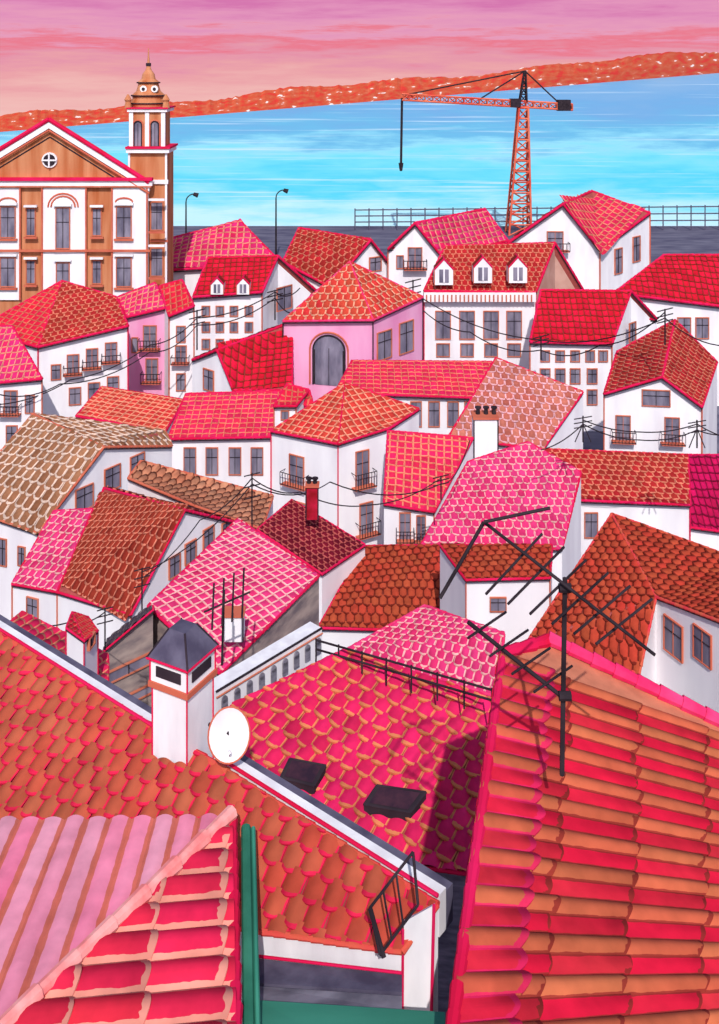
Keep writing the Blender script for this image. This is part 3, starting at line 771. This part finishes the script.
e_=r_.elements.new(.5); e_.color=lin((202,86,54)); e_=r_.elements.new(.645); e_.color=lin((210,104,74))
L(cr.outputs[0],b.inputs['Base Color'])
bm=bmesh.new(); ul=bm.loops.layers.uv.new('u'); n=260; prev=None
for i in range(n+1):
    px=-150+955*i/n; dd=shore(px); s=K*dd
    yb=132-px*59/719.0; th=15+px*.011+1.6*math.sin(px*.05)+1.8*math.sin(px*.021+1)+random.uniform(-.9,.9)
    q=[P(px,yb+1,dd),P(px,yb-th*.45,dd*1.015),P(px,yb-th,dd*1.04),P(px,yb+1,dd*1.06)]
    cur=[(bm.verts.new(v),(px*.012,k*.30)) for k,v in enumerate(q)]
    if prev:
        for k in range(3):
            f=bm.faces.new((prev[k][0],cur[k][0],cur[k+1][0],prev[k+1][0]))
            for lp,uvv in zip(f.loops,(prev[k][1],cur[k][1],cur[k+1][1],prev[k+1][1])): lp[ul].uv=uvv
    prev=cur
me=bpy.data.meshes.new('hills'); bm.to_mesh(me); bm.free(); me.materials.append(m); ob=bpy.data.objects.new('hills',me); scene.collection.objects.link(ob)
# sky backdrop
m=bpy.data.materials.new('sunset_sky'); m.use_nodes=True; nt=m.node_tree; nt.nodes.clear(); L=nt.links.new; N=nt.nodes.new
out=N('ShaderNodeOutputMaterial'); em=N('ShaderNodeEmission'); L(em.outputs[0],out.inputs[0])
ge=N('ShaderNodeNewGeometry'); sp=N('ShaderNodeSeparateXYZ'); L(ge.outputs['Position'],sp.inputs[0])
mp=N('ShaderNodeMapping'); L(ge.outputs['Position'],mp.inputs[0]); mp.inputs['Scale'].default_value=(.0009,.0009,.010); mp.inputs['Rotation'].default_value=(0,math.radians(1.2),0)
no=N('ShaderNodeTexNoise'); no.inputs['Scale'].default_value=1; no.inputs['Detail'].default_value=8; no.inputs['Roughness'].default_value=.65; L(mp.outputs[0],no.inputs['Vector'])
mr=N('ShaderNodeMapRange'); L(sp.outputs[2],mr.inputs[0]); mr.inputs[1].default_value=-600; mr.inputs[2].default_value=620
ad=N('ShaderNodeMath'); ad.operation='MULTIPLY_ADD'; L(no.outputs['Fac'],ad.inputs[0]); ad.inputs[1].default_value=.7; L(mr.outputs[0],ad.inputs[2])
sb_=N('ShaderNodeMath'); sb_.operation='SUBTRACT'; L(ad.outputs[0],sb_.inputs[0]); sb_.inputs[1].default_value=.37
cr=N('ShaderNodeValToRGB'); L(sb_.outputs[0],cr.inputs[0]); r_=cr.color_ramp
cols=[(0,(243,196,190)),(.28,(241,182,180)),(.44,(236,164,170)),(.56,(230,150,172)),(.66,(236,124,144)),(.74,(232,158,188)),(.86,(226,146,188)),(1,(214,120,176))]
r_.elements[0].position=0; r_.elements[0].color=lin(cols[0][1]); r_.elements[1].position=1; r_.elements[1].color=lin(cols[-1][1])
for p_,c_ in cols[1:-1]: e_=r_.elements.new(p_); e_.color=lin(c_)
L(cr.outputs[0],em.inputs[0]); em.inputs[1].default_value=1.0
mb=MB(); Rr=9000; n=40
for i in range(n):
    a0=math.radians(0+180*i/n);a1=math.radians(0+180*(i+1)/n)
    mb.poly([Vector((Rr*math.cos(a),Rr*math.sin(a)-200,z)) for a,z in ((a0,-1800),(a1,-1800),(a1,2600),(a0,2600))],m)
mb.make('sky')
# =============== light & camera
w=bpy.data.worlds.new('World'); scene.world=w; w.use_nodes=True; nt=w.node_tree
sk=nt.nodes.new('ShaderNodeTexSky'); sk.sky_type='NISHITA'; sk.sun_disc=False; sk.sun_elevation=math.radians(42); sk.sun_rotation=math.radians(178)
nt.links.new(sk.outputs[0],nt.nodes['Background'].inputs[0]); nt.nodes['Background'].inputs[1].default_value=.15
sl=bpy.data.lights.new('sun','SUN'); sl.energy=3.4; sl.angle=math.radians(.5); sl.color=(1,.965,.93)
so=bpy.data.objects.new('sun',sl); so.rotation_euler=(math.radians(48),0,math.radians(2)); scene.collection.objects.link(so)
cam=bpy.data.cameras.new('camera'); co=bpy.data.objects.new('camera',cam); scene.collection.objects.link(co)
co.location=(0,0,CAMZ); co.rotation_euler=(math.radians(90),0,0)
cam.sensor_fit='HORIZONTAL'; cam.sensor_width=36; cam.lens=36/.719; cam.shift_y=-452/719.0; cam.clip_start=.1; cam.clip_end=20000
scene.camera=co
scene.view_settings.view_transform='Standard'; scene.view_settings.look='None'; scene.view_settings.exposure=0
